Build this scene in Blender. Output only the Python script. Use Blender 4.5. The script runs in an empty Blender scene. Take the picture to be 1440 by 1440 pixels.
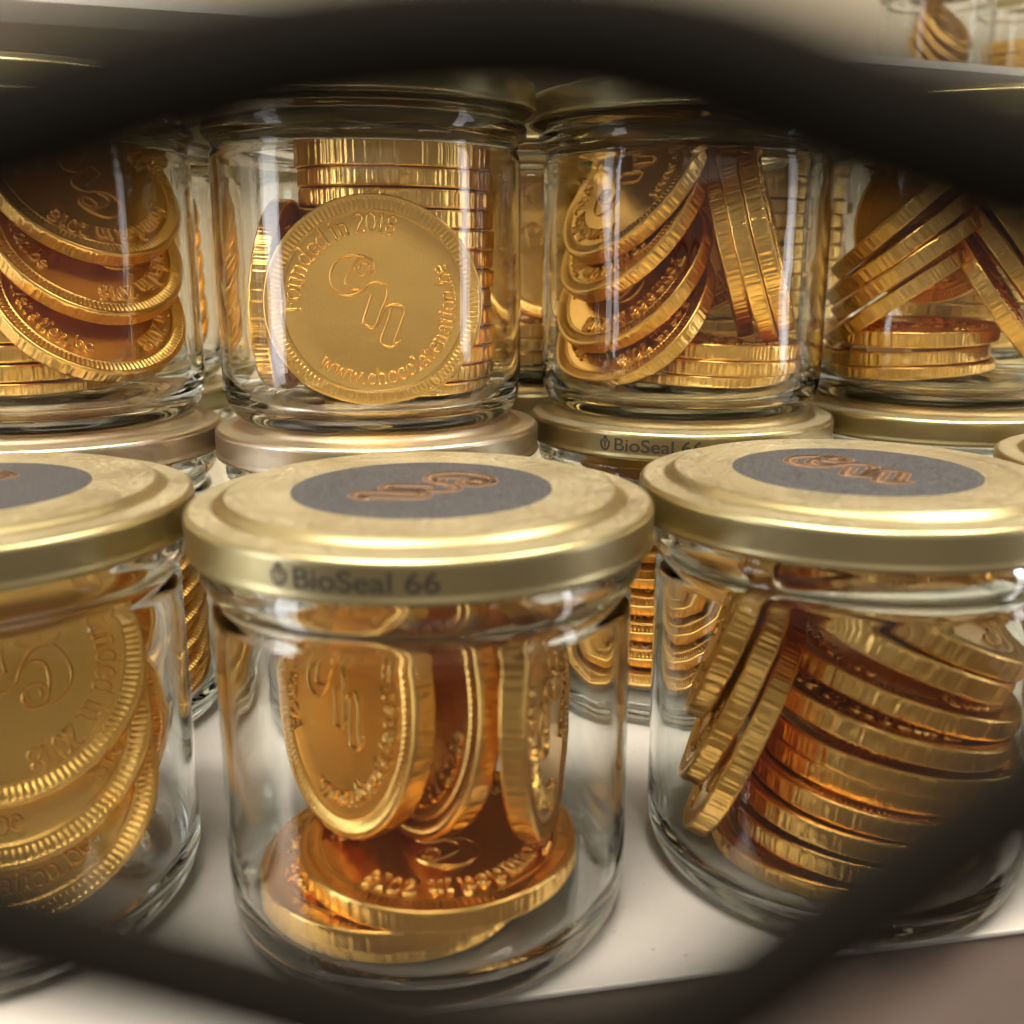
import bpy, math, random
import numpy as np
from mathutils import Vector, Matrix

S = 0.001                                   # the numbers below are millimetres
scene = bpy.context.scene
C = scene.collection

# ------------------------------------------------------------------ camera
PITCH = math.radians(13.77)
CAM_H = 102.4
cam = bpy.data.cameras.new('camera')
cam.sensor_width = 36.0
cam.lens = 36.9
cam.clip_start = 0.002
cam.clip_end = 20.0
cam.dof.use_dof = True
cam.dof.focus_distance = 0.206
cam.dof.aperture_fstop = 16.5
camo = bpy.data.objects.new('camera', cam)
C.objects.link(camo)
camo.location = (0, 0, CAM_H * S)
camo.rotation_euler = (math.pi / 2 - PITCH, 0, 0)
scene.camera = camo

# ------------------------------------------------------------------ world and lamps
world = bpy.data.worlds.new('World')
scene.world = world
world.use_nodes = True
wb = world.node_tree.nodes['Background']
wb.inputs['Color'].default_value = (1.0, 0.85, 0.66, 1)
wb.inputs['Strength'].default_value = 0.20


def area(name, loc, target, sx, sy, power, col):
    l = bpy.data.lights.new(name, 'AREA')
    l.shape = 'RECTANGLE'
    l.size, l.size_y = sx, sy
    l.energy = power
    l.color = col
    o = bpy.data.objects.new(name, l)
    C.objects.link(o)
    o.location = loc
    o.rotation_euler = (Vector(target) - Vector(loc)).to_track_quat('-Z', 'Y').to_euler()
    return o


area('ceiling_lamp', (-0.18, -0.16, 1.05), (0.0, 0.22, 0.1), 0.70, 0.36, 25.0, (1.0, 0.87, 0.68))
area('ceiling_lamp', (0.55, 0.15, 1.0), (0.05, 0.25, 0.1), 0.5, 0.30, 11.0, (1.0, 0.86, 0.66))
area('added_front_fill', (0.35, -1.9, 0.52), (0.0, 0.22, 0.1), 1.6, 0.5, 1.2, (1.0, 0.88, 0.70))  # added fill behind the camera, brightens the coin faces that look forward
area('window_lamp', (-0.95, -0.19, 0.25), (0.0, 0.2, 0.1), 0.24, 0.9, 3.6, (0.93, 0.95, 1.0))
area('window_lamp', (1.05, 0.05, 0.25), (0.05, 0.22, 0.1), 0.14, 0.8, 1.6, (0.97, 0.96, 1.0))

scene.view_settings.view_transform = 'Standard'
scene.view_settings.look = 'None'
scene.view_settings.exposure = 0.16
scene.view_settings.gamma = 1.0
scene.view_settings.use_curve_mapping = False

cy = scene.cycles
cy.max_bounces = 18
cy.transmission_bounces = 18
cy.use_adaptive_sampling = True
cy.adaptive_threshold = 0.08
cy.glossy_bounces = 10
cy.diffuse_bounces = 3
cy.transparent_max_bounces = 8
cy.caustics_reflective = True
cy.caustics_refractive = True
cy.blur_glossy = 0.6
cy.sample_clamp_indirect = 6.0
cy.use_denoising = True
cy.denoiser = 'OPENIMAGEDENOISE'

# ------------------------------------------------------------------ materials


def new_mat(name):
    m = bpy.data.materials.new(name)
    m.use_nodes = True
    nt = m.node_tree
    return m, nt, nt.nodes['Principled BSDF']


def node(nt, kind, **kw):
    n = nt.nodes.new(kind)
    for k, v in kw.items():
        if k in n.inputs:
            n.inputs[k].default_value = v
        else:
            setattr(n, k, v)
    return n


def noise(nt, coord, scale, detail=3.0, rough=0.5):
    n = node(nt, 'ShaderNodeTexNoise', Scale=scale, Detail=detail, Roughness=rough)
    nt.links.new(coord, n.inputs['Vector'])
    return n.outputs['Fac']


def ramp(nt, fac, stops):
    r = nt.nodes.new('ShaderNodeValToRGB')
    el = r.color_ramp.elements
    while len(el) < len(stops):
        el.new(0.5)
    for e, (p, c) in zip(el, stops):
        e.position = p
        e.color = c if len(c) == 4 else (*c, 1)
    nt.links.new(fac, r.inputs['Fac'])
    return r.outputs['Color']


def bump(nt, bsdf, h, strength, dist, prev=None):
    b = node(nt, 'ShaderNodeBump', Strength=strength, Distance=dist)
    nt.links.new(h, b.inputs['Height'])
    if prev is not None:
        nt.links.new(prev, b.inputs['Normal'])
    nt.links.new(b.outputs['Normal'], bsdf.inputs['Normal'])
    return b.outputs['Normal']


def coords(nt, which='Object'):
    # object coordinates, shifted by a random amount from object to object
    tc = nt.nodes.new('ShaderNodeTexCoord')
    oi = nt.nodes.new('ShaderNodeObjectInfo')
    ad = node(nt, 'ShaderNodeVectorMath', operation='ADD')
    nt.links.new(tc.outputs[which], ad.inputs[0])
    nt.links.new(oi.outputs['Random'], ad.inputs[1])
    return ad.outputs[0]


def make_gold():
    m, nt, b = new_mat('gold_foil')
    b.inputs['Metallic'].default_value = 1.0
    b.inputs['Base Color'].default_value = (0.95, 0.59, 0.18, 1)
    b.inputs['Roughness'].default_value = 0.29
    co = coords(nt)
    bump(nt, b, noise(nt, co, 1700, 1, 0.7), 0.45, 0.00006)
    return m


def make_lid(name, c0, c1, dust=1.0):
    m, nt, b = new_mat(name)
    co = coords(nt)
    geo = nt.nodes.new('ShaderNodeNewGeometry')
    sep = nt.nodes.new('ShaderNodeSeparateXYZ')
    nt.links.new(geo.outputs['Normal'], sep.inputs[0])
    up = node(nt, 'ShaderNodeMapRange')
    up.inputs['From Min'].default_value = 0.90
    up.inputs['From Max'].default_value = 0.995
    nt.links.new(sep.outputs['Z'], up.inputs['Value'])
    fine = ramp(nt, noise(nt, co, 1500, 2, 0.75), [(0.40, (0.30, 0.30, 0.30)), (0.64, (1, 1, 1))])
    big = ramp(nt, noise(nt, co, 70, 2), [(0.3, (0.5, 0.5, 0.5)), (0.7, (1, 1, 1))])
    mul = node(nt, 'ShaderNodeMath', operation='MULTIPLY')
    nt.links.new(fine, mul.inputs[0])
    nt.links.new(big, mul.inputs[1])
    mul2 = node(nt, 'ShaderNodeMath', operation='MULTIPLY')
    nt.links.new(mul.outputs[0], mul2.inputs[0])
    nt.links.new(up.outputs['Result'], mul2.inputs[1])
    mul3 = node(nt, 'ShaderNodeMath', operation='MULTIPLY')
    mul3.inputs[1].default_value = 0.85 * dust
    nt.links.new(mul2.outputs[0], mul3.inputs[0])
    base = ramp(nt, noise(nt, co, 45, 2), [(0.3, c0), (0.7, c1)])
    b.inputs['Metallic'].default_value = 1.0
    nt.links.new(base, b.inputs['Base Color'])
    b.inputs['Roughness'].default_value = 0.35
    p = bump(nt, b, noise(nt, co, 1500, 1, 0.6), 0.12, 0.00003)
    bump(nt, b, noise(nt, co, 60, 1, 0.6), 0.16, 0.0006, p)
    d = nt.nodes.new('ShaderNodeBsdfDiffuse')
    d.inputs['Color'].default_value = (0.36, 0.33, 0.23, 1)
    mix = nt.nodes.new('ShaderNodeMixShader')
    nt.links.new(mul3.outputs[0], mix.inputs[0])
    nt.links.new(b.outputs[0], mix.inputs[1])
    nt.links.new(d.outputs[0], mix.inputs[2])
    nt.links.new(mix.outputs[0], nt.nodes['Material Output'].inputs['Surface'])
    return m


def make_glass():
    """Clear glass, slightly wavy, with sparse dust specks and rubbed marks."""
    m, nt, b = new_mat('clear_glass')
    nt.nodes.remove(b)
    co = coords(nt)
    g = nt.nodes.new('ShaderNodeBsdfGlass')
    g.inputs['Color'].default_value = (0.988, 0.997, 0.990, 1)
    g.inputs['Roughness'].default_value = 0.0
    g.inputs['IOR'].default_value = 1.5
    bump(nt, g, noise(nt, co, 75, 1, 0.6), 0.25, 0.0006)
    d = nt.nodes.new('ShaderNodeBsdfDiffuse')
    d.inputs['Color'].default_value = (0.75, 0.74, 0.70, 1)
    marks = ramp(nt, noise(nt, co, 420, 4, 0.85), [(0.72, (0, 0, 0)), (0.80, (0.35, 0.35, 0.35))])
    mix = nt.nodes.new('ShaderNodeMixShader')
    nt.links.new(marks, mix.inputs[0])
    nt.links.new(g.outputs[0], mix.inputs[1])
    nt.links.new(d.outputs[0], mix.inputs[2])
    nt.links.new(mix.outputs[0], nt.nodes['Material Output'].inputs['Surface'])
    return m


def make_plain(name, col, rough, metal=0.0, var=0.06, scale=60, bstr=0.0, bscale=900, spec=0.5):
    m, nt, b = new_mat(name)
    co = coords(nt)
    lo = tuple(max(0, c * (1 - var)) for c in col)
    hi = tuple(min(1, c * (1 + var)) for c in col)
    nt.links.new(ramp(nt, noise(nt, co, scale, 4), [(0.3, lo), (0.7, hi)]), b.inputs['Base Color'])
    b.inputs['Roughness'].default_value = rough
    b.inputs['Metallic'].default_value = metal
    b.inputs['Specular IOR Level'].default_value = spec
    if bstr:
        bump(nt, b, noise(nt, co, bscale, 3), bstr, 0.0002)
    return m


def make_sticker():
    m, nt, b = new_mat('sticker_paper')
    co = coords(nt)
    f = noise(nt, co, 2600, 3, 0.7)
    nt.links.new(ramp(nt, f, [(0.45, (0.020, 0.021, 0.027)), (0.72, (0.13, 0.132, 0.145))]), b.inputs['Base Color'])
    b.inputs['Roughness'].default_value = 0.55
    return m


def make_shelf():
    m, nt, b = new_mat('white_laminate')
    co = coords(nt)
    base = ramp(nt, noise(nt, co, 18, 3), [(0.3, (0.52, 0.515, 0.515)), (0.7, (0.58, 0.575, 0.575))])
    speck = ramp(nt, noise(nt, co, 900, 2, 0.7), [(0.69, (1, 1, 1)), (0.74, (0.55, 0.50, 0.45))])
    mx = node(nt, 'ShaderNodeMix', data_type='RGBA', blend_type='MULTIPLY')
    mx.inputs[0].default_value = 1.0
    nt.links.new(base, mx.inputs[6])
    nt.links.new(speck, mx.inputs[7])
    nt.links.new(mx.outputs[2], b.inputs['Base Color'])
    b.inputs['Roughness'].default_value = 0.36
    return m


M = {
    'gold': make_gold(),
    'lid': make_lid('brass_lid_lacquer', (0.46, 0.395, 0.215), (0.54, 0.47, 0.27)),
    'lid_pale': make_lid('pale_lid_lacquer', (0.62, 0.55, 0.44), (0.70, 0.62, 0.51), 0.6),
    'glass': make_glass(),
    'ink': make_plain('dark_ink', (0.03, 0.025, 0.02), 0.5),
    'copper_ink': make_plain('copper_ink', (0.33, 0.20, 0.12), 0.5, 0.2),
    'sticker': make_sticker(),
    'shelf': make_shelf(),
    'wall': make_plain('cream_wall', (0.50, 0.45, 0.36), 0.6, 0, 0.03, 20),
    'riser': make_plain('shade_toned_riser', (0.42, 0.36, 0.27), 0.5, 0, 0.08, 25),  # cream panel darkened to tan: shade under the upper shelf put into its colour
    'board': make_plain('brown_board', (0.25, 0.195, 0.175), 0.5, 0, 0.10, 40, 0.05, 300),
    'floor': make_plain('brown_floor', (0.20, 0.155, 0.14), 0.5, 0, 0.25, 9),
    'black': make_plain('black_powder_coat', (0.006, 0.0052, 0.0035), 0.8, 0, 0.2, 200, spec=0.1),
}

# ------------------------------------------------------------------ mesh helpers


def mesh_from(name, v, f, mat, smooth=True):
    me = bpy.data.meshes.new(name)
    me.from_pydata([(a * S, b * S, c * S) for a, b, c in v], [], f)
    me.materials.append(M[mat])
    if smooth:
        me.polygons.foreach_set('use_smooth', [True] * len(me.polygons))
    me.update()
    return me


def link(name, me, parent=None):
    o = bpy.data.objects.new(name, me)
    C.objects.link(o)
    if parent is not None:
        o.parent = parent
    return o


def lathe(prof, n=96):
    """prof: (r, z) pairs; r = 0 makes a pole."""
    v, f, rows = [], [], []
    for r, z in prof:
        if r == 0:
            rows.append([len(v)])
            v.append((0, 0, z))
        else:
            rows.append(list(range(len(v), len(v) + n)))
            for k in range(n):
                a = 2 * math.pi * k / n
                v.append((r * math.cos(a), r * math.sin(a), z))
    for A, B in zip(rows, rows[1:]):
        for k in range(n):
            j = (k + 1) % n
            if len(A) == 1 and len(B) == 1:
                continue
            if len(A) == 1:
                f.append((A[0], B[j], B[k]))
            elif len(B) == 1:
                f.append((A[k], A[j], B[0]))
            else:
                f.append((A[k], A[j], B[j], B[k]))
    return v, f


def smooth_prof(pts, step=1.2):
    """Catmull-Rom through (r, z) corner points so that the lathe has soft turns."""
    out = []
    n = len(pts)
    for i in range(n - 1):
        p0, p1, p2, p3 = pts[max(i - 1, 0)], pts[i], pts[i + 1], pts[min(i + 2, n - 1)]
        d = math.hypot(p2[0] - p1[0], p2[1] - p1[1])
        k = max(1, min(5, int(d / step * 2)))
        d1 = max(1e-6, math.hypot(p1[0] - p0[0], p1[1] - p0[1]))
        d3 = max(1e-6, math.hypot(p3[0] - p2[0], p3[1] - p2[1]))
        for s in range(k):
            t = s / k
            q = []
            for c in (0, 1):
                m1 = ((p2[c] - p0[c]) / (d + d1) * d) if i > 0 else (p2[c] - p1[c])
                m2 = ((p3[c] - p1[c]) / (d + d3) * d) if i < n - 2 else (p2[c] - p1[c])
                h = (2 * t**3 - 3 * t**2 + 1) * p1[c] + (t**3 - 2 * t**2 + t) * m1 + (-2 * t**3 + 3 * t**2) * p2[c] + (t**3 - t**2) * m2
                q.append(h)
            out.append((max(q[0], 0.0), q[1]))
    out.append(pts[-1])
    return out


def ribbon(lines, w, h, z0=0.0, bevel=0.5):
    """Raised strokes with a trapezoid section on the xy plane. lines: list of (pts, width factor)."""
    SEC = ((1, 0), (0.8, h * 0.6), (bevel, h), (-bevel, h), (-0.8, h * 0.6), (-1, 0))
    NS = len(SEC)
    v, f = [], []
    for pts, wf in lines:
        closed = len(pts) > 3 and math.dist(pts[0], pts[-1]) < 1e-6
        if closed:
            pts = pts[:-1]
        n = len(pts)
        base = len(v)
        hw = w * wf / 2
        for i, p in enumerate(pts):
            a = pts[i - 1] if (i > 0 or closed) else p
            b = pts[(i + 1) % n] if (i < n - 1 or closed) else p
            tx, ty = b[0] - a[0], b[1] - a[1]
            L = math.hypot(tx, ty) or 1
            nx, ny = -ty / L, tx / L
            for k, zz in SEC:
                v.append((p[0] + nx * hw * k, p[1] + ny * hw * k, z0 + zz))
        for i in range(n if closed else n - 1):
            A, B = base + NS * i, base + NS * ((i + 1) % n)
            for k in range(NS - 1):
                f.append((A + k, A + k + 1, B + k + 1, B + k))
        if not closed:
            f.append(tuple(base + k for k in range(NS)))
            e = base + NS * (n - 1)
            f.append(tuple(e + NS - 1 - k for k in range(NS)))
    return v, f


def arc(cx, cy, rx, ry, a0, a1, n=12):
    return [(cx + rx * math.cos(math.radians(a0 + (a1 - a0) * i / n)), cy + ry * math.sin(math.radians(a0 + (a1 - a0) * i / n))) for i in range(n + 1)]


def catmull(pts, k=6):
    out = []
    n = len(pts)
    for i in range(n - 1):
        p0, p1, p2, p3 = pts[max(i - 1, 0)], pts[i], pts[i + 1], pts[min(i + 2, n - 1)]
        for s in range(k):
            t = s / k
            out.append(tuple(0.5 * (2 * p1[c] + (p2[c] - p0[c]) * t + (2 * p0[c] - 5 * p1[c] + 4 * p2[c] - p3[c]) * t * t + (3 * p1[c] - p0[c] - 3 * p2[c] + p3[c]) * t**3) for c in range(len(p1))))
    out.append(tuple(pts[-1]))
    return out


# ------------------------------------------------------------------ the coin's writing
X = 0.68
T_ = 0.8
GL = {
    'F': (0.62, [([(.14, 0), (.14, 1)], 1.3), ([(.02, 1), (.58, 1), (.58, .84)], 1), ([(.14, .52), (.44, .52)], 1), ([(.44, .62), (.44, .42)], T_), ([(.0, 0), (.3, 0)], T_)]),
    'o': (0.62, [(arc(.31, .34, .24, .33, 0, 360, 18), 1.1)]),
    'u': (0.68, [([(.02, X), (.14, X), (.14, .22)] + arc(.30, .2, .16, .19, 180, 360, 8)[1:], 1.1), ([(.34, X), (.50, X), (.50, 0), (.64, 0)], 1.1)]),
    'n': (0.70, [([(.02, X), (.14, X), (.14, 0)], 1.1), (arc(.32, .44, .18, .22, 180, 0, 8) + [(.50, 0)], 1.1), ([(.02, 0), (.26, 0)], T_), ([(.38, 0), (.64, 0)], T_)]),
    'd': (0.68, [(arc(.28, .34, .22, .33, 0, 360, 16), 1.1), ([(.38, 1.02), (.52, 1.02), (.52, 0), (.64, 0)], 1.1)]),
    'b': (0.66, [(arc(.37, .34, .22, .33, 0, 360, 16), 1.1), ([(.0, 1.02), (.13, 1.02), (.13, 0)], 1.1)]),
    'e': (0.60, [([(.09, .36), (.52, .36)] + arc(.31, .34, .23, .33, 8, 318, 16), 1.1)]),
    'c': (0.58, [(arc(.32, .34, .24, .33, 48, 314, 14), 1.1), ([(.48, .5), (.48, .62)], 1.2)]),
    'i': (0.36, [([(.04, X), (.18, X), (.18, 0)], 1.1), ([(.04, 0), (.32, 0)], T_), ([(.17, .86), (.19, .98)], 1.5)]),
    'l': (0.36, [([(.04, 1.02), (.18, 1.02), (.18, 0)], 1.1), ([(.04, 0), (.32, 0)], T_)]),
    'h': (0.70, [([(.02, 1.02), (.14, 1.02), (.14, 0)], 1.1), (arc(.32, .44, .18, .22, 180, 0, 8) + [(.50, 0)], 1.1), ([(.02, 0), (.26, 0)], T_), ([(.38, 0), (.64, 0)], T_)]),
    't': (0.44, [([(.18, .9), (.18, .14)] + arc(.28, .13, .10, .12, 180, 300, 5), 1.1), ([(.02, X), (.38, X)], T_)]),
    'a': (0.62, [(arc(.28, .46, .18, .21, 150, 0, 7) + [(.46, .06), (.58, 0)], 1.1), (arc(.27, .19, .18, .18, 0, 360, 12), 1.0)]),
    'w': (0.92, [([(.1, X), (.28, .02), (.46, X - .06), (.64, .02), (.82, X)], 1.1), ([(.0, X), (.22, X)], T_), ([(.70, X), (.92, X)], T_)]),
    '.': (0.28, [([(.12, .0), (.12, .1)], 1.5)]),
    '2': (0.62, [(arc(.30, .72, .22, .26, 165, -20, 9) + [(.1, .04), (.56, .04)], 1.1), ([(.56, .04), (.56, .2)], T_)]),
    '0': (0.64, [(arc(.31, .5, .23, .48, 0, 360, 18), 1.15)]),
    '1': (0.42, [([(.06, .82), (.21, .98), (.21, 0)], 1.2), ([(.04, 0), (.38, 0)], T_)]),
    '8': (0.62, [(arc(.30, .74, .19, .23, 0, 360, 14), 1.1), (arc(.30, .26, .23, .25, 0, 360, 14), 1.1)]),
    ' ': (0.22, []),
}


def text_on_arc(text, radius, size, mid, top_out):
    """Stroke lists for text bent round the coin. mid: middle angle in degrees."""
    adv = sum(GL[c][0] for c in text) * size
    pos = -adv / 2
    lines = []
    for ch in text:
        w, st = GL[ch]
        for pts, wf in st:
            q = []
            fine = []
            for p, r in zip(pts, pts[1:]):
                k = max(1, int(math.dist(p, r) / 0.3))
                fine += [(p[0] + (r[0] - p[0]) * t / k, p[1] + (r[1] - p[1]) * t / k) for t in range(k)]
            fine.append(pts[-1])
            for x, y in fine:
                s = (pos + x * size)
                if top_out:
                    a = math.radians(mid) - s / radius
                    r = radius + (y - 0.35) * size
                else:
                    a = math.radians(mid) + s / radius
                    r = radius - (y - 0.35) * size
                q.append((r * math.cos(a), r * math.sin(a)))
            if math.dist(pts[0], pts[-1]) < 1e-6:
                q[-1] = q[0]
            lines.append((q, wf))
        pos += w * size
    return lines


def monogram_lines(scale, rot):
    """The linked script letters, drawn on a unit of the coin's radius."""
    cx, cy, r = 652.0, 895.0, 432.0
    c_ = [(602, 762), (612, 738), (640, 738), (646, 762), (624, 784), (592, 770), (590, 735), (622, 712), (655, 725), (662, 752), (648, 776), (622, 780)]
    big = [(640, 716), (600, 705), (545, 712), (503, 745), (490, 800), (508, 845), (556, 864), (606, 848), (645, 818), (688, 814), (712, 838), (706, 880), (684, 930), (664, 980), (650, 992), (624, 982), (614, 966), (630, 918), (650, 862)]
    inner = [(590, 735), (560, 775), (548, 815), (566, 838), (600, 842)]
    nn = [(650, 992), (676, 970), (700, 918), (735, 900), (768, 908), (776, 936), (762, 980), (738, 1040), (738, 1056), (756, 1050), (758, 1040)]
    n2 = [(756, 1050), (728, 1070), (696, 1064), (682, 1046), (694, 1006), (716, 950), (728, 912)]
    res = []
    ca, sa = math.cos(math.radians(rot)), math.sin(math.radians(rot))
    for pl in (c_, big, inner, nn, n2):
        q = []
        for x, y in catmull(pl, 5):
            u, v = (x - cx) / r * scale, -(y - cy) / r * scale
            q.append((u * ca - v * sa, u * sa + v * ca))
        res.append((q, 1.0))
    return res


COIN_R, COIN_T = 19.5, 4.0
PANEL = 1.58


def both_faces(v, f):
    n = len(v)
    v2 = [(x, -y, -z) for x, y, z in v]
    return v + v2, f + [tuple(i + n for i in q) for q in f]


def make_coin_mesh(seed):
    rnd = random.Random(seed)
    ridges, per = 128, 4
    n = ridges * per
    # crumple of the foil
    ph = [(rnd.uniform(0, 6.28), rnd.uniform(0, 6.28), rnd.randint(2, 9)) for _ in range(6)]
    side = [0.0] * n
    i = 0
    while i < n:                                   # uneven pleats pressed into the foil round the edge
        w = rnd.choice((1, 1, 2, 2))
        d = rnd.uniform(-1, 1) * (1.6 if rnd.random() < 0.15 else 0.8)
        for j in range(i, min(i + w, n)):
            side[j] = d + rnd.uniform(-0.2, 0.2)
        i += w
    seam = [0.25 * math.sin(2 * math.pi * i / n * 3 + ph[0][0]) + 0.15 * math.sin(2 * math.pi * i / n * 7 + ph[1][0]) for i in range(n)]

    def wob(a, r):
        return sum(math.sin(a * k + p + r * 0.3) * 0.012 for p, q, k in ph) * (r / 19.5)
    rings = []

    def ring(r, z, rid=0.0, sd=0.0, sm=0.0):
        row = []
        for i in range(n):
            a = 2 * math.pi * i / n
            q = (0, 1, 1, 0)[i % per]
            rr = r + sd * side[i] + wob(a, r) * (0.6 if r > 18 else 0)
            zz = z + rid * q + wob(a * 1.0 + 1.0, r) * (2.0 if r < 17 else 0.8) + sm * seam[i]
            row.append((rr * math.cos(a), rr * math.sin(a), zz))
        rings.append(row)
    for r, z, rid in ((3, PANEL, 0), (7, PANEL, 0), (12, PANEL, 0), (16.0, PANEL, 0), (16.25, PANEL + .08, 0), (16.45, PANEL + .26, 0), (16.7, PANEL + .24, 0),
                      (16.85, PANEL + .02, .05), (17.0, PANEL + .02, .30), (18.4, PANEL + .04, .32), (18.6, PANEL + .16, .12), (18.8, PANEL + .40, 0), (19.2, PANEL + .42, 0), (19.42, PANEL + .28, 0)):
        ring(r, z, rid)
    ring(19.5, 1.55, 0, .03)
    ring(19.52, 1.2, 0, .13)
    ring(19.5, .5, 0, .15)
    ring(19.46, -.3, 0, .15, .4)
    ring(19.5, -1.2, 0, .13)
    ring(19.5, -1.55, 0, .03)
    for r, z, rid in ((19.42, PANEL + .28, 0), (19.2, PANEL + .42, 0), (18.8, PANEL + .40, 0), (18.6, PANEL + .16, .12), (18.4, PANEL + .04, .32), (17.0, PANEL + .02, .30), (16.85, PANEL + .02, .05),
                      (16.7, PANEL + .24, 0), (16.45, PANEL + .26, 0), (16.25, PANEL + .08, 0), (16.0, PANEL, 0), (12, PANEL, 0), (7, PANEL, 0), (3, PANEL, 0)):
        ring(r, -z, -rid)
    v = [(0, 0, PANEL)]
    f = []
    starts = []
    for row in rings:
        starts.append(len(v))
        v += row
    last = len(v)
    v.append((0, 0, -PANEL))
    for i in range(n):
        j = (i + 1) % n
        f.append((0, starts[0] + i, starts[0] + j))
        f.append((last, starts[-1] + j, starts[-1] + i))
        for A, B in zip(starts, starts[1:]):
            f.append((A + i, B + i, B + j, A + j))
    return mesh_from('coin_body', v, f, 'gold')


coin_meshes = [make_coin_mesh(s) for s in (3, 8, 15)]
lines = text_on_arc('Founded in 2018', 13.9, 3.35, 90, True) + text_on_arc('www.chocolatenation.be', 13.9, 3.0, 270, False)
v, f = both_faces(*ribbon(lines, 0.50, 0.56, PANEL - 0.04, 0.3))
lettering_me = mesh_from('coin_lettering', v, f, 'gold', True)
v, f = both_faces(*ribbon(monogram_lines(19.5, -38), 0.54, 0.54, PANEL - 0.02, 0.3))
mono_me = mesh_from('coin_monogram', v, f, 'gold', True)


def coin_matrix(c, n, spin):
    nv = Vector(n).normalized()
    up = Vector((0, 0, 1))
    x = up.cross(nv)
    if x.length < 0.12:
        x = Vector((1, 0, 0)) - nv * nv.x
    x.normalize()
    y = nv.cross(x)
    a = math.radians(spin)
    x2 = x * math.cos(a) + y * math.sin(a)
    y2 = nv.cross(x2)
    m = Matrix((x2, y2, nv)).transposed().to_4x4()
    m.translation = Vector(c) * S
    return m


def coin(c, n, spin, scale, label, group, idx):
    o = link('gold_coin', coin_meshes[idx % len(coin_meshes)])
    m = coin_matrix(c, n, spin)
    o.matrix_world = m @ Matrix.Diagonal((scale, scale, 0.925, 1))
    o['label'] = label
    o['category'] = 'coin'
    o['group'] = group
    # the stamp never sits quite the same from coin to coin
    r = random.Random(idx * 7 + 1)
    dx, dy, dz = r.uniform(-.35, .35) * S, r.uniform(-.35, .35) * S, r.uniform(0.985, 1.0)
    for nm, me in (('lettering', lettering_me), ('monogram', mono_me)):
        t = link(nm, me, o)
        t.location = (dx, dy, 0)
        t.scale = (1, 1, dz)
    return o


# ------------------------------------------------------------------ the setting
def box(name, x0, x1, y0, y1, z0, z1, mat):
    v = [(x, y, z) for z in (z0, z1) for y in (y0, y1) for x in (x0, x1)]
    f = [(0, 2, 3, 1), (4, 5, 7, 6), (0, 1, 5, 4), (1, 3, 7, 5), (3, 2, 6, 7), (2, 0, 4, 6)]
    return mesh_from(name, v, f, mat, False)


# the shelf's front edge runs a few degrees off the picture plane
EDGE = math.radians(11.0)
sh = link('shelf', box('shelf', -900, 900, 0, 800, -1.0, 0, 'shelf'))
sh['kind'] = 'structure'
sh.location = (0.083, 0.1445, 0)
sh.rotation_euler.z = EDGE
bv = sh.modifiers.new('edge', 'BEVEL')
bv.width = 0.0003
bv.segments = 2
bd = link('shelf_board', box('shelf_board', -900, 900, 0.4, 800, -60, -1.0, 'board'))
bd['kind'] = 'structure'
bd.location = sh.location
bd.rotation_euler.z = EDGE
# a raised shelf behind: its front edge passes over the back jars
RISE = math.radians(21.0)
up = link('upper_shelf', box('upper_shelf', -700, 900, 0, 330, 185.5, 189, 'shelf'))
up['kind'] = 'structure'
up.location = (0.034, 0.461, 0)
up.rotation_euler.z = RISE
rs = link('riser_panel', box('riser_panel', -700, 900, 40, 52, 0.05, 185.5, 'riser'))
rs['kind'] = 'structure'
rs.location = (0.034, 0.461, 0)
rs.rotation_euler.z = RISE
wl = link('back_wall', box('back_wall', -1200, 1500, 331, 350, -900, 900, 'wall'))
wl['kind'] = 'structure'
wl.location = (0.034, 0.461, 0)
wl.rotation_euler.z = RISE
fl = link('floor', box('floor', -2500, 2500, -2500, 2500, -20, 0, 'floor'))
fl['kind'] = 'structure'
fl.location = (0, 0, -0.9)

# ------------------------------------------------------------------ jars
Z = 68.6                       # one jar with its lid; also the step from layer to layer
OUT = [(0, 1.3), (14, 1.2), (21, 0.9), (24.5, 0.0), (26.5, 0.0), (28.6, 0.7), (30.4, 2.6), (31.4, 5.5), (31.7, 9), (31.7, 18), (31.7, 30), (31.7, 42), (31.7, 52.0), (31.45, 53.2), (31.0, 53.9), (31.2, 54.6),
       (31.5, 55.6), (32.5, 56.4), (33.0, 57.8), (32.7, 59.3), (31.4, 60.3), (30.9, 61.6), (30.9, 65.0), (30.5, 66.2), (29.6, 66.6)]
INN = [(28.9, 66.2), (28.7, 65), (29.0, 61), (29.8, 57), (30.2, 52), (30.2, 40), (30.2, 24), (30.2, 11), (29.7, 7.4), (28.2, 4.6), (24.5, 3.3), (16, 3.0), (8, 3.0), (0, 3.05)]
gv, gf = lathe(smooth_prof(OUT + INN), 128)
glass_me = mesh_from('jar_glass', gv, gf, 'glass')
LIDP = [(33.9, 61.7), (34.3, 61.2), (34.75, 61.25), (34.95, 61.6), (34.85, 62.0), (34.7, 62.3), (34.7, 62.7), (34.7, 64.6), (34.7, 65.9), (34.7, 66.15), (34.65, 66.45), (34.45, 66.85), (34.0, 67.08), (33.2, 67.15), (31.4, 67.2), (30.6, 67.35), (29.8, 67.9), (29.2, 68.4),
        (28.4, 68.6), (27.0, 68.6), (25.6, 68.58), (25.0, 68.42), (24.4, 68.34), (22, 68.34), (10, 68.34), (0, 68.34)]
LIDI = [(0, 67.9), (24, 67.9), (28.2, 68.1), (29.2, 67.4), (30.6, 66.85), (33.6, 66.7), (34.2, 66.2), (34.3, 64), (34.2, 62.2), (33.9, 61.7)]
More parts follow.
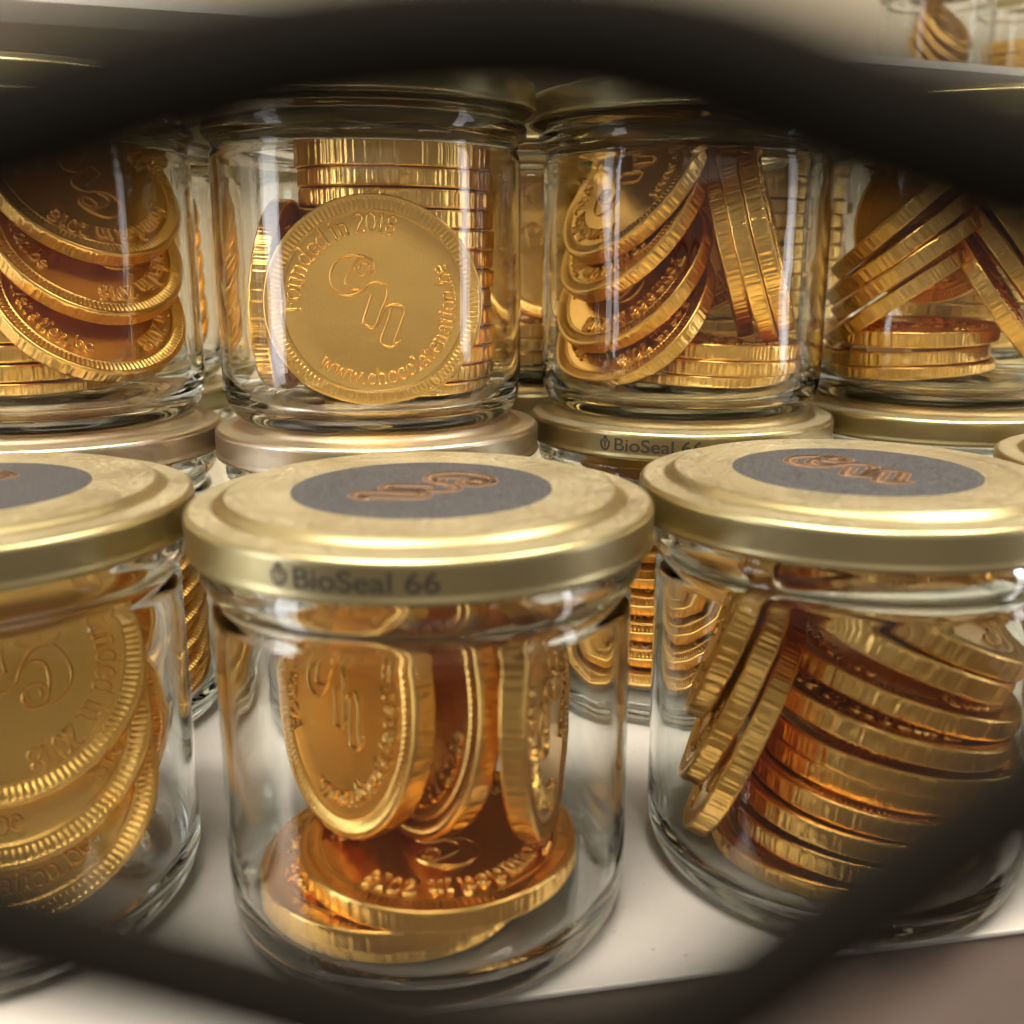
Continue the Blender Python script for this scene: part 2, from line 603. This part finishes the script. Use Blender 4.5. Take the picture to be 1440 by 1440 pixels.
lv, lf = lathe(smooth_prof(LIDP, 0.8) + LIDI, 160)
lid_me = {k: mesh_from('lid_' + k, lv, lf, k) for k in ('lid', 'lid_pale')}
sv, sf = lathe([(0, 68.44), (10, 68.44), (19.3, 68.44), (19.5, 68.40), (19.5, 68.3)], 96)
sticker_me = mesh_from('round_sticker', sv, sf, 'sticker')
v, f = ribbon(monogram_lines(25.0, -38), 2.3, 0.03, 68.445, 0.9)
sticker_mono_me = mesh_from('sticker_monogram', v, f, 'copper_ink')


def lid_print():
    """The flat printed words, bent round the skirt of the lid."""
    cu = bpy.data.curves.new('print', 'FONT')
    cu.body = 'BioSeal 66'
    cu.size = 5.0
    cu.offset = 0.045
    cu.space_character = 0.98
    to = bpy.data.objects.new('print', cu)
    C.objects.link(to)
    dg = bpy.context.evaluated_depsgraph_get()
    me = bpy.data.meshes.new_from_object(to.evaluated_get(dg))
    bpy.data.objects.remove(to)
    vs = [tuple(p.co) for p in me.vertices]
    fs = [tuple(p.vertices) for p in me.polygons]
    x0 = min(p[0] for p in vs)
    x1 = max(p[0] for p in vs)
    k = 18.4 / (x1 - x0)
    vs = [((p[0] - x0) * k + 3.4, p[1] * k, 0) for p in vs]
    # the small ear-of-grain mark before the words
    mark = [(catmull([(0.3, 2.4), (0.25, 1.2), (0.7, 0.25), (1.2, 0.0), (1.7, 0.25), (2.15, 1.2), (2.1, 2.4)], 4), 1.3),
            ([(1.2, 0.5), (1.2, 2.1)], 1.0), (catmull([(1.2, 1.9), (0.75, 2.3), (0.7, 2.9)], 4), 1), (catmull([(1.2, 1.9), (1.65, 2.3), (1.7, 2.9)], 4), 1),
            ([(1.2, 2.5), (1.2, 3.5)], 1.2), (catmull([(1.2, 2.7), (0.9, 3.1), (0.95, 3.5)], 3), .8), (catmull([(1.2, 2.7), (1.5, 3.1), (1.45, 3.5)], 3), .8)]
    mv, mf = ribbon(mark, 0.34, 0.0, 0, 1.0)
    b = len(vs)
    vs += mv
    fs += [tuple(i + b for i in q) for q in mf]
    R = 34.74
    out = []
    for x, y, z in vs:
        a = (x - 11.4) / R
        out.append((R * math.sin(a), -R * math.cos(a), 63.0 + y * 0.82))
    return mesh_from('lid_print', out, fs, 'ink', False)


print_me = lid_print()


def jar(pos, layer, label, lid='lid', turn=180.0, sticker_turn=0.0):
    e = bpy.data.objects.new('coin_jar', None)
    C.objects.link(e)
    e.empty_display_size = 0.01
    e.location = (pos[0] * S, pos[1] * S, layer * Z * S)
    e['label'] = label
    e['category'] = 'jar'
    e['group'] = 'lidded glass jars of gold coins'
    link('glass_body', glass_me, e)
    l = link('lid', lid_me[lid], e)
    l.rotation_euler.z = math.radians(turn)
    link('printed_lettering', print_me, l)
    s = link('round_sticker', sticker_me, l)
    m = link('sticker_monogram', sticker_mono_me, l)
    s.rotation_euler.z = m.rotation_euler.z = math.radians(sticker_turn - turn)
    return e


#BEGIN_DATA
SCALE = {'F0': 1.08, 'F1': 1.10, 'F2': 1.07, 'B2': 1.06, 'B3': 1.05}     # the front jars hold slightly wider coins
FAR = 189.0 / 68.6            # height of the upper shelf behind, in jar heights
JARS = {
    # key: (x, y), layer, label, words for its coins' labels, lid, turn of the print, turn of the sticker
    'F0': ((-84.0, 154.0), 0, 'jar cut off by the left edge of the picture in the front row', 'front left jar', 'lid', 150, 10),
    'F1': ((-13.5, 154.4), 0, 'front row jar in the middle, its lid printed with dark lettering', 'front middle jar', 'lid', -9, -40),
    'F2': ((55.8, 167.7), 0, 'front row jar at right standing near the shelf edge', 'front right jar', 'lid', 170, 32),
    'F3': ((123.5, 183.0), 0, 'jar at the far right of the front row, only a sliver in view', 'far right front jar', 'lid', 160, 50),
    'A1': ((-98.8, 225.5), 0, 'lower back jar in the gap left of the front middle jar', 'lower jar behind the left gap', 'lid_pale', 200, 0),
    'A2': ((-29.1, 227.8), 0, 'lower back jar hidden behind the front middle jar, pale lid in view', 'hidden lower middle jar', 'lid_pale', 200, 0),
    'A3': ((39.2, 244.3), 0, 'lower back jar with black lettering on its lid, behind the right gap', 'lower jar behind the right gap', 'lid', -18, 0),
    'A4': ((106.5, 261.5), 0, 'lower back jar at right, only its bright gold lid in view', 'lower back jar at right', 'lid', 190, 0),
    'B1': ((-98.8, 225.5), 1, 'upper jar at the left edge of the picture', 'first upper jar', 'lid', 190, 0),
    'B2': ((-29.9, 227.8), 1, 'upper jar with one whole coin face showing at its front', 'second upper jar', 'lid', 190, 0),
    'B3': ((38.6, 244.0), 1, 'upper jar right of the one with the whole coin face', 'third upper jar', 'lid', 190, 0),
    'B4': ((106.0, 261.5), 1, 'upper jar at the right edge of the picture', 'fourth upper jar', 'lid', 190, 0),
    'C1': ((-113.0, 296.0), 0, 'lower jar far back, its lid seen between the two left upper jars', 'far back lower left jar', 'lid', 190, 0),
    'C2': ((5.0, 306.5), 0, 'lower jar far back, its lid seen between the two middle upper jars', 'far back lower middle jar', 'lid', 190, 0),
    'C3': ((73.0, 322.0), 0, 'lower jar far back, its lid seen between the two right upper jars', 'far back lower right jar', 'lid', 190, 0),
    'D1': ((-113.0, 296.0), 1, 'far back jar seen between the two left upper jars', 'far back left jar', 'lid', 190, 0),
    'D2': ((5.0, 306.5), 1, 'far back jar with a coin face seen between the two middle upper jars', 'far back middle jar', 'lid', 190, 0),
    'D3': ((73.0, 322.0), 1, 'far back jar seen between the two right upper jars', 'far back right jar', 'lid', 190, 0),
    'C4': ((-54.0, 342.0), 0, 'lower jar farthest back, hidden behind the second upper jar', 'farthest lower jar', 'lid', 190, 0),
    'D4': ((-54.0, 342.0), 1, 'jar farthest back, glimpsed through the second upper jar', 'farthest jar', 'lid', 190, 0),
    'C5': ((143.0, 333.0), 0, 'lower jar far back, hidden behind the fourth upper jar', 'far back lower jar at right', 'lid', 190, 0),
    'D5': ((143.0, 333.0), 1, 'jar far back, glimpsed through the fourth upper jar', 'far back jar at right', 'lid', 190, 0),
    'C6': ((39.0, 378.0), 0, 'lower jar at the very back behind the third upper jar', 'rearmost lower jar', 'lid', 190, 0),
    'D6': ((39.0, 378.0), 1, 'jar at the very back, glimpsed through the third upper jar', 'rearmost jar', 'lid', 190, 0),
    'E0': ((-183.0, 505.0), FAR, 'blurred jar on the upper shelf at the upper left corner of the picture', 'upper left corner jar', 'lid', 190, 0),
    'E3': ((-250.0, 481.0), FAR, 'blurred jar on the upper shelf cut off by the left edge', 'upper shelf jar at left', 'lid', 190, 0),
    'E1': ((249.0, 665.0), FAR, 'blurred jar on the upper shelf at upper right, a coin leaning inside', 'blurred upper shelf jar at right', 'lid', 190, 0),
    'E2': ((314.0, 688.0), FAR, 'blurred jar cut off by the upper right corner of the picture', 'upper right corner jar', 'lid', 190, 0),
}
# jar key -> list of (cluster words, counted from, coins as (centre in the jar, face normal, turn of the face))
COINS = {
    'B2': [
        ('coin face', 'top', [
            ((2.93, -18.71, 24.5), (0.154, -0.985, 0.077), 38),
        ]),
        ('tall level stack', 'top', [
            ((4.72, 6.27, 52.76), (0.016, -0.015, 1.0), 326),
            ((5.11, 6.46, 48.85), (0.016, -0.008, 1.0), 99),
            ((5.25, 6.65, 44.97), (0.02, -0.011, 1.0), 359),
            ((5.17, 6.85, 41.09), (0.016, -0.015, 1.0), 225),
            ((5.58, 6.48, 37.19), (0.02, -0.011, 1.0), 58),
            ((5.06, 6.93, 33.25), (0.019, -0.007, 1.0), 305),
            ((5.55, 5.95, 29.34), (0.024, -0.007, 1.0), 197),
            ((4.94, 6.77, 25.45), (0.022, -0.01, 1.0), 64),
            ((5.25, 6.76, 21.52), (0.022, -0.006, 1.0), 317),
            ((5.71, 6.4, 17.64), (0.02, -0.009, 1.0), 70),
            ((5.67, 6.27, 13.77), (0.016, -0.013, 1.0), 77),
            ((5.13, 6.86, 9.85), (0.018, -0.01, 1.0), 80),
            ((4.72, 5.45, 5.94), (0.014, -0.015, 1.0), 24),
        ]),
        ('coins on edge at left', 'top', [
            ((-18.6, 0.8, 24.34), (-0.998, 0.029, 0.05), 60),
        ]),
    ],
    'B3': [
        ('leaning fan at left', 'top', [
            ((-11.57, 0.35, 49.1), (-0.711, -0.382, 0.59), 150),
            ((-12.11, -0.55, 41.13), (-0.719, -0.383, 0.581), 187),
            ((-11.71, -1.36, 29.59), (-0.66, -0.447, 0.604), 224),
            ((-11.56, -2.95, 20.72), (-0.618, -0.475, 0.626), 261),
        ]),
        ('coins on edge at right', 'right', [
            ((17.49, -5.75, 37.21), (0.921, -0.281, 0.27), 20),
            ((14.11, -5.15, 35.26), (0.922, -0.278, 0.27), 57),
            ((10.31, 3.32, 35.38), (0.947, -0.177, 0.27), 94),
        ]),
        ('coins against the back', 'top', [
            ((3.8, 19.67, 40.07), (-0.184, -0.983, 0.001), 0),
        ]),
        ('low level pile', 'top', [
            ((8.25, 3.37, 13.54), (0.04, -0.014, 0.999), 45),
            ((8.3, 2.9, 9.76), (0.04, -0.013, 0.999), 156),
            ((6.47, 3.48, 5.99), (0.034, -0.011, 0.999), 193),
        ]),
    ],
    'B4': [
        ('fan rising to the right', 'top', [
            ((-12.38, -0.43, 43.01), (-0.665, 0.189, 0.723), 0),
            ((-12.25, 0.21, 35.65), (-0.603, 0.163, 0.781), 37),
            ((-10.43, -1.91, 31.28), (-0.564, 0.206, 0.8), 74),
            ((-11.27, -0.45, 24.44), (-0.544, 0.206, 0.813), 111),
        ]),
        ('fan leaning at right', 'top', [
            ((13.7, -5.28, 37.73), (0.734, -0.324, 0.596), 70),
            ((12.24, -3.11, 32.83), (0.724, -0.321, 0.61), 107),
            ((10.37, -4.29, 24.76), (0.715, -0.39, 0.581), 144),
        ]),
        ('low level pile', 'top', [
            ((-8.32, -0.69, 15.82), (-0.024, -0.047, 0.999), 261),
            ((-8.52, 2.64, 10.23), (-0.054, 0.006, 0.999), 222),
            ((-7.59, 1.59, 6.44), (-0.051, 0.004, 0.999), 2),
        ]),
        ('coins against the back', 'top', [
            ((2.91, 19.84, 41.5), (-0.145, -0.986, -0.084), 0),
        ]),
    ],
    'B1': [
        ('leaning fan at right', 'top', [
            ((10.43, 0.96, 47.97), (0.58, -0.501, 0.642), 185),
            ((10.8, -1.6, 36.4), (0.581, -0.501, 0.641), 222),
            ((11.1, -4.2, 24.8), (0.581, -0.501, 0.641), 259),
        ]),
        ('coins against the back', 'top', [
            ((-4.66, 19.25, 40.36), (0.235, -0.968, 0.085), 0),
        ]),
        ('low level pile', 'top', [
            ((-7.86, 5.22, 18.32), (0.004, 0.008, 1.0), 222),
            ((-8.31, 4.44, 14.39), (0.002, 0.004, 1.0), 250),
            ((-7.84, 4.5, 10.49), (0.005, -0.002, 1.0), 285),
            ((-7.22, 4.61, 6.57), (0.011, -0.007, 1.0), 183),
        ]),
    ],
    'F1': [
        ('coins on edge at left', 'left', [
            ((-11.99, -3.24, 36.34), (-0.777, -0.614, 0.137), 70),
            ((-1.09, -3.31, 36.35), (-0.838, -0.525, 0.147), 10),
        ]),
        ('coins on edge at right', 'top', [
            ((17.74, -3.44, 36.39), (0.978, -0.204, 0.047), 120),
        ]),
        ('coins against the back', 'top', [
            ((-1.24, 18.47, 36.29), (0.067, -0.994, 0.089), 0),
        ]),
        ('level pile at the bottom', 'top', [
            ((1.89, -5.36, 12.88), (-0.002, -0.003, 1.0), 200),
            ((-4.4, -4.67, 9.07), (-0.001, -0.002, 1.0), 120),
            ((-5.34, -2.75, 5.29), (-0.0, -0.001, 1.0), 10),
        ]),
    ],
    'F2': [
        ('tilted stack at right', 'top', [
            ((9.35, -1.98, 46.44), (0.39, -0.034, 0.92), 40),
            ((6.08, -3.37, 42.76), (0.389, 0.008, 0.921), 80),
            ((9.04, -0.45, 34.59), (0.275, -0.023, 0.961), 160),
            ((6.39, -3.38, 30.44), (0.225, -0.023, 0.974), 60),
            ((8.74, -2.23, 24.32), (0.118, -0.011, 0.993), 10),
            ((8.1, -0.66, 20.61), (0.111, -0.011, 0.994), 200),
            ((6.0, -2.65, 17.03), (0.105, -0.01, 0.994), 120),
            ((4.12, -3.13, 13.38), (0.093, -0.009, 0.996), 220),
            ((3.7, -2.9, 9.09), (0.042, -0.004, 0.999), 300),
            ((0.24, -2.43, 4.92), (0.002, -0.001, 1.0), 0),
        ]),
        ('coins on edge at left', 'top', [
            ((-16.43, 2.93, 45.12), (-0.912, 0.244, 0.33), 80),
            ((-16.31, 2.8, 32.7), (-0.898, 0.229, 0.376), 10),
            ((-15.33, 1.33, 23.53), (-0.89, 0.246, 0.384), 140),
        ]),
    ],
    'F0': [
        ('leaning fan', 'top', [
            ((6.13, -5.37, 42.34), (0.301, -0.818, 0.49), 250),
            ((6.5, -6.2, 33.02), (0.301, -0.818, 0.49), 287),
            ((6.99, -6.98, 23.72), (0.301, -0.818, 0.491), 324),
        ]),
        ('coins against the back', 'top', [
            ((3.77, 11.69, 24.67), (0.129, -0.979, 0.157), 0),
            ((3.64, 10.99, 45.96), (0.172, -0.942, 0.288), 0),
        ]),
    ],
    'F3': [
        ('leaning fan', 'top', [
            ((-3.0, 1.0, 44.0), (-0.355, -0.608, 0.71), 20),
            ((-2.4, -1.0, 36.6), (-0.355, -0.608, 0.71), 57),
            ((-1.8, -3.0, 29.2), (-0.355, -0.608, 0.71), 94),
            ((-1.2, -5.0, 21.8), (-0.355, -0.608, 0.71), 131),
        ]),
    ],
    'D4': [
        ('tall level stack', 'top', [
            ((7.61, -1.75, 50.76), (-0.002, -0.004, 1.0), 24),
            ((6.93, -1.63, 46.72), (-0.001, 0.003, 1.0), 194),
            ((7.26, -2.01, 42.68), (-0.001, -0.006, 1.0), 49),
            ((7.55, -2.32, 38.64), (-0.004, 0.002, 1.0), 147),
            ((6.74, -1.8, 34.59), (0.002, -0.004, 1.0), 320),
            ((6.44, -1.3, 30.54), (0.004, 0.005, 1.0), 19),
            ((6.55, -1.64, 26.52), (0.003, -0.004, 1.0), 241),
            ((6.3, -1.55, 22.48), (-0.006, 0.004, 1.0), 303),
            ((6.44, -1.64, 18.44), (-0.004, 0.002, 1.0), 223),
            ((7.45, -1.74, 14.4), (0.004, -0.001, 1.0), 56),
            ((7.3, -1.92, 10.36), (-0.001, 0.003, 1.0), 208),
            ((6.81, -2.43, 6.32), (-0.004, 0.005, 1.0), 208),
        ]),
        ('coins on edge at left', 'top', [
            ((-16.27, -2.08, 24.02), (-0.979, -0.199, 0.042), 0),
        ]),
    ],
    'D5': [
        ('tall level stack', 'top', [
            ((-2.85, -5.21, 46.72), (-0.004, 0.001, 1.0), 349),
            ((-2.68, -5.53, 42.68), (0.004, 0.003, 1.0), 18),
            ((-2.8, -4.54, 38.64), (0.005, -0.002, 1.0), 190),
            ((-2.43, -4.86, 34.6), (0.005, 0.002, 1.0), 34),
            ((-2.46, -5.33, 30.56), (0.005, 0.0, 1.0), 37),
            ((-2.88, -5.2, 26.52), (-0.005, -0.005, 1.0), 339),
            ((-2.98, -5.01, 22.48), (0.003, 0.001, 1.0), 182),
            ((-3.52, -4.44, 18.44), (0.004, -0.001, 1.0), 34),
            ((-3.2, -4.44, 14.4), (0.001, 0.003, 1.0), 156),
            ((-2.53, -5.07, 10.36), (-0.0, -0.006, 1.0), 156),
            ((-3.74, -4.69, 6.32), (-0.004, -0.0, 1.0), 242),
        ]),
    ],
    'A1': [
        ('leaning fan', 'top', [
            ((10.27, -2.06, 45.0), (0.433, -0.45, 0.781), 20),
            ((10.37, -2.58, 39.05), (0.438, -0.444, 0.781), 57),
            ((10.46, -2.93, 33.24), (0.445, -0.445, 0.778), 94),
            ((10.51, -3.41, 27.47), (0.451, -0.434, 0.78), 131),
            ((10.43, -3.83, 21.93), (0.441, -0.417, 0.795), 168),
            ((10.36, -3.7, 17.06), (0.433, -0.412, 0.802), 205),
        ]),
    ],
    'A2': [
        ('leaning fan', 'top', [
            ((6.0, -2.0, 52.0), (0.307, -0.563, 0.767), 70),
            ((6.0, -2.8, 45.4), (0.307, -0.563, 0.767), 107),
            ((6.0, -3.6, 38.8), (0.307, -0.563, 0.767), 144),
            ((6.0, -4.4, 32.2), (0.307, -0.563, 0.767), 181),
        ]),
        ('tall level stack', 'top', [
            ((-8.5, 3.45, 18.43), (-0.001, -0.006, 1.0), 93),
            ((-8.61, 3.13, 14.42), (0.002, 0.001, 1.0), 359),
            ((-8.5, 3.43, 10.54), (0.007, 0.001, 1.0), 263),
            ((-7.94, 2.57, 6.7), (0.01, 0.002, 1.0), 83),
        ]),
    ],
    'A3': [
        ('leaning fan', 'top', [
            ((-5.0, -2.0, 49.0), (-0.254, -0.609, 0.751), 70),
            ((-5.0, -2.7, 42.9), (-0.254, -0.609, 0.751), 107),
            ((-5.0, -3.4, 36.8), (-0.254, -0.609, 0.751), 144),
            ((-5.0, -4.1, 30.7), (-0.254, -0.609, 0.751), 181),
            ((-5.0, -4.8, 24.6), (-0.254, -0.609, 0.751), 218),
            ((-5.0, -5.5, 18.5), (-0.254, -0.609, 0.751), 255),
        ]),
    ],
    'D1': [
        ('leaning fan', 'top', [
            ((7.0, 0.0, 46.0), (0.307, -0.563, 0.767), 20),
            ((7.3, -0.6, 40.0), (0.307, -0.563, 0.767), 57),
            ((7.6, -1.2, 34.0), (0.307, -0.563, 0.767), 94),
            ((7.93, -1.89, 28.15), (0.301, -0.557, 0.774), 131),
            ((8.21, -2.66, 22.33), (0.294, -0.548, 0.783), 168),
            ((8.37, -2.49, 17.35), (0.29, -0.541, 0.789), 205),
        ]),
    ],
    'D2': [
        ('coin face', 'top', [
            ((6.0, -12.03, 36.06), (0.061, -0.957, 0.282), 80),
        ]),
        ('low level pile', 'top', [
            ((-3.8, -5.22, 14.29), (0.001, -0.001, 1.0), 286),
            ((-2.53, -4.51, 10.36), (0.0, 0.0, 1.0), 85),
            ((-3.54, -4.7, 6.32), (0.002, -0.0, 1.0), 78),
        ]),
        ('coins against the back', 'top', [
            ((-3.99, 10.01, 36.46), (0.106, -0.989, 0.105), 0),
        ]),
    ],
    'D3': [
        ('tall level stack', 'top', [
            ((0.81, -5.41, 50.76), (0.001, 0.004, 1.0), 6),
            ((1.77, -5.77, 46.72), (0.0, -0.004, 1.0), 306),
            ((0.36, -5.5, 42.68), (-0.004, 0.003, 1.0), 137),
            ((0.69, -5.37, 38.64), (0.004, 0.005, 1.0), 81),
            ((1.14, -4.65, 34.6), (-0.005, -0.005, 1.0), 154),
            ((1.37, -4.46, 30.56), (-0.002, -0.002, 1.0), 313),
            ((1.52, -5.41, 26.52), (-0.001, 0.001, 1.0), 345),
            ((1.45, -5.27, 22.48), (-0.001, 0.005, 1.0), 84),
            ((1.02, -5.32, 18.44), (0.001, 0.006, 1.0), 358),
            ((0.66, -5.23, 14.4), (-0.002, -0.004, 1.0), 27),
            ((0.46, -5.08, 10.36), (0.003, 0.001, 1.0), 326),
            ((1.01, -5.07, 6.32), (0.001, -0.001, 1.0), 300),
        ]),
    ],
    'E0': [
        ('low level pile', 'top', [
            ((6.26, -6.58, 14.4), (0.0, -0.001, 1.0), 149),
            ((5.38, -6.43, 10.36), (0.003, -0.004, 1.0), 267),
            ((5.1, -6.33, 6.45), (-0.002, 0.001, 1.0), 50),
        ]),
    ],
    'D6': [
        ('tall level stack', 'top', [
            ((2.57, -5.74, 50.76), (-0.004, -0.0, 1.0), 252),
            ((1.35, -4.6, 46.72), (0.001, 0.001, 1.0), 253),
            ((1.69, -5.45, 42.68), (0.001, -0.0, 1.0), 116),
            ((1.99, -4.89, 38.64), (0.004, -0.002, 1.0), 34),
            ((1.83, -5.69, 34.6), (-0.003, -0.002, 1.0), 150),
            ((2.38, -4.98, 30.56), (-0.002, -0.006, 1.0), 126),
            ((2.77, -4.74, 26.52), (-0.003, -0.004, 1.0), 89),
            ((1.5, -5.56, 22.48), (0.005, -0.001, 1.0), 341),
            ((1.76, -5.53, 18.44), (-0.002, -0.006, 1.0), 233),
            ((1.24, -4.69, 14.4), (-0.002, 0.004, 1.0), 274),
            ((2.8, -5.38, 10.36), (-0.004, -0.005, 1.0), 70),
            ((1.72, -4.81, 6.32), (-0.006, 0.006, 1.0), 296),
        ]),
    ],
    'E3': [
        ('tall level stack', 'top', [
            ((1.85, -2.59, 30.56), (-0.005, -0.002, 1.0), 5),
            ((2.42, -1.8, 26.52), (-0.004, 0.003, 1.0), 93),
            ((1.67, -1.23, 22.48), (-0.002, 0.006, 1.0), 222),
            ((1.74, -2.11, 18.44), (-0.004, 0.003, 1.0), 107),
            ((1.47, -1.79, 14.4), (0.005, 0.002, 1.0), 229),
            ((2.31, -2.02, 10.36), (-0.002, -0.001, 1.0), 119),
            ((1.99, -1.91, 6.32), (0.004, -0.002, 1.0), 116),
        ]),
    ],
    'E1': [
        ('leaning fan', 'top', [
            ((4.0, -4.0, 42.0), (0.501, -0.602, 0.622), 20),
            ((2.5, -3.5, 35.6), (0.501, -0.602, 0.622), 57),
            ((1.0, -3.0, 29.2), (0.501, -0.602, 0.622), 94),
            ((-0.5, -2.5, 22.8), (0.501, -0.602, 0.622), 131),
        ]),
    ],
    'E2': [
        ('tall level stack', 'top', [
            ((-4.29, -4.41, 34.6), (-0.003, -0.006, 1.0), 189),
            ((-4.34, -4.46, 30.56), (0.005, 0.003, 1.0), 44),
            ((-3.91, -3.71, 26.52), (-0.005, -0.005, 1.0), 353),
            ((-3.83, -3.62, 22.48), (-0.001, 0.004, 1.0), 334),
            ((-3.78, -4.32, 18.44), (-0.002, -0.0, 1.0), 19),
            ((-3.99, -3.25, 14.4), (0.0, -0.001, 1.0), 340),
            ((-3.37, -3.35, 10.36), (-0.004, 0.002, 1.0), 222),
            ((-3.89, -3.79, 6.32), (0.004, -0.003, 1.0), 235),
        ]),
    ],
}
#END_DATA

ORD = ['first', 'second', 'third', 'fourth', 'fifth', 'sixth', 'seventh', 'eighth', 'ninth', 'tenth', 'eleventh', 'twelfth', 'thirteenth']
for key, (pos, layer, label, words, lid, turn, st) in JARS.items():
    jar(pos, layer, label, lid, turn, st)
SINGLE = {'coin face': 'facing front', 'coins on edge at left': 'standing on edge at left', 'coins on edge at right': 'standing on edge at right', 'coins against the back': 'leaning against the back'}
idx = 0
for key, clusters in COINS.items():
    pos, layer, _, words = JARS[key][:4]
    for cname, side, cs in clusters:
        for k, (c, n, spin) in enumerate(cs):
            if len(cs) == 1:
                lab = f'gold foil coin {SINGLE[cname]} in the {words}'
            else:
                lab = f'{ORD[k]} coin from {side} of the {cname}, {words}'
            coin((pos[0] + c[0], pos[1] + c[1], layer * Z + c[2]), n, spin, SCALE.get(key, 1.03), lab, 'gold foil coins in the ' + words, idx)
            idx += 1


# ------------------------------------------------------------------ the black wire screen close to the lens
def tube(path, radii, seg=14):
    v, f = [], []
    n = len(path)
    P = [Vector(p) for p in path]
    for i in range(n):
        t = (P[(i + 1) % n] - P[i - 1]).normalized()
        s = Vector((0, 1, 0))
        u = t.cross(s).normalized()
        w = u.cross(t)
        for k in range(seg):
            a = 2 * math.pi * k / seg
            q = P[i] + (u * math.cos(a) + w * math.sin(a) * 0.7) * radii[i]
            v.append(tuple(q))
    for i in range(n):
        j = (i + 1) % n
        for k in range(seg):
            l = (k + 1) % seg
            f.append((i * seg + k, i * seg + l, j * seg + l, j * seg + k))
    return v, f


# loop of the wire on an upright plane 17 mm in front of the lens: (x, z above the shelf, wire radius)
LOOP = [(-19.03, 98.96, 0.88), (-16.24, 100.88, 1.01), (-12.53, 102.44, 1.12), (-9.57, 103.61, 1.25), (-7.85, 104.21, 1.33), (-5.61, 104.86, 1.36), (-3.43, 105.34, 1.37), (-1.28, 105.58, 1.37), (0.85, 105.6, 1.37),
        (3.01, 105.24, 1.44), (5.21, 104.55, 1.45), (7.91, 103.71, 1.45), (10.94, 102.58, 1.25), (13.43, 101.22, 1.05), (15.6, 99.08, 0.91), (15.39, 97.24, 1.01), (13.23, 95.84, 1.13), (10.99, 94.35, 1.22),
        (9.16, 92.97, 1.27), (7.65, 91.66, 1.29), (5.92, 90.24, 1.32), (4.74, 89.21, 1.31), (3.83, 88.56, 1.32), (2.44, 87.89, 1.33), (0.54, 87.57, 1.33), (-1.08, 87.73, 1.33), (-2.16, 88.05, 1.32),
        (-3.96, 88.67, 1.31), (-5.82, 89.27, 1.3), (-7.64, 89.85, 1.3), (-9.45, 90.42, 1.29), (-11.93, 91.43, 1.17), (-14.86, 93.07, 1.02), (-17.58, 95.05, 0.93), (-19.24, 97.24, 0.87)]
pts = LOOP + LOOP[:3]
full = catmull([LOOP[-1]] + pts, 6)
full = full[6:6 + 6 * len(LOOP)]
tv, tf = tube([(p[0], 0, p[1] - 97.0) for p in full], [p[2] for p in full])
loop_me = mesh_from('wire_loop', tv, tf, 'black')
scr = bpy.data.objects.new('wire_screen', None)
C.objects.link(scr)
scr.location = (0, 17 * S, 97.0 * S)
scr['label'] = 'out of focus black wire screen looping round the view close to the lens'
scr['category'] = 'wire screen'
for dx in (0.0, -36.2, 36.2):
    o = link('wire_loop', loop_me, scr)
    o.location = (dx * S, 0, 0)
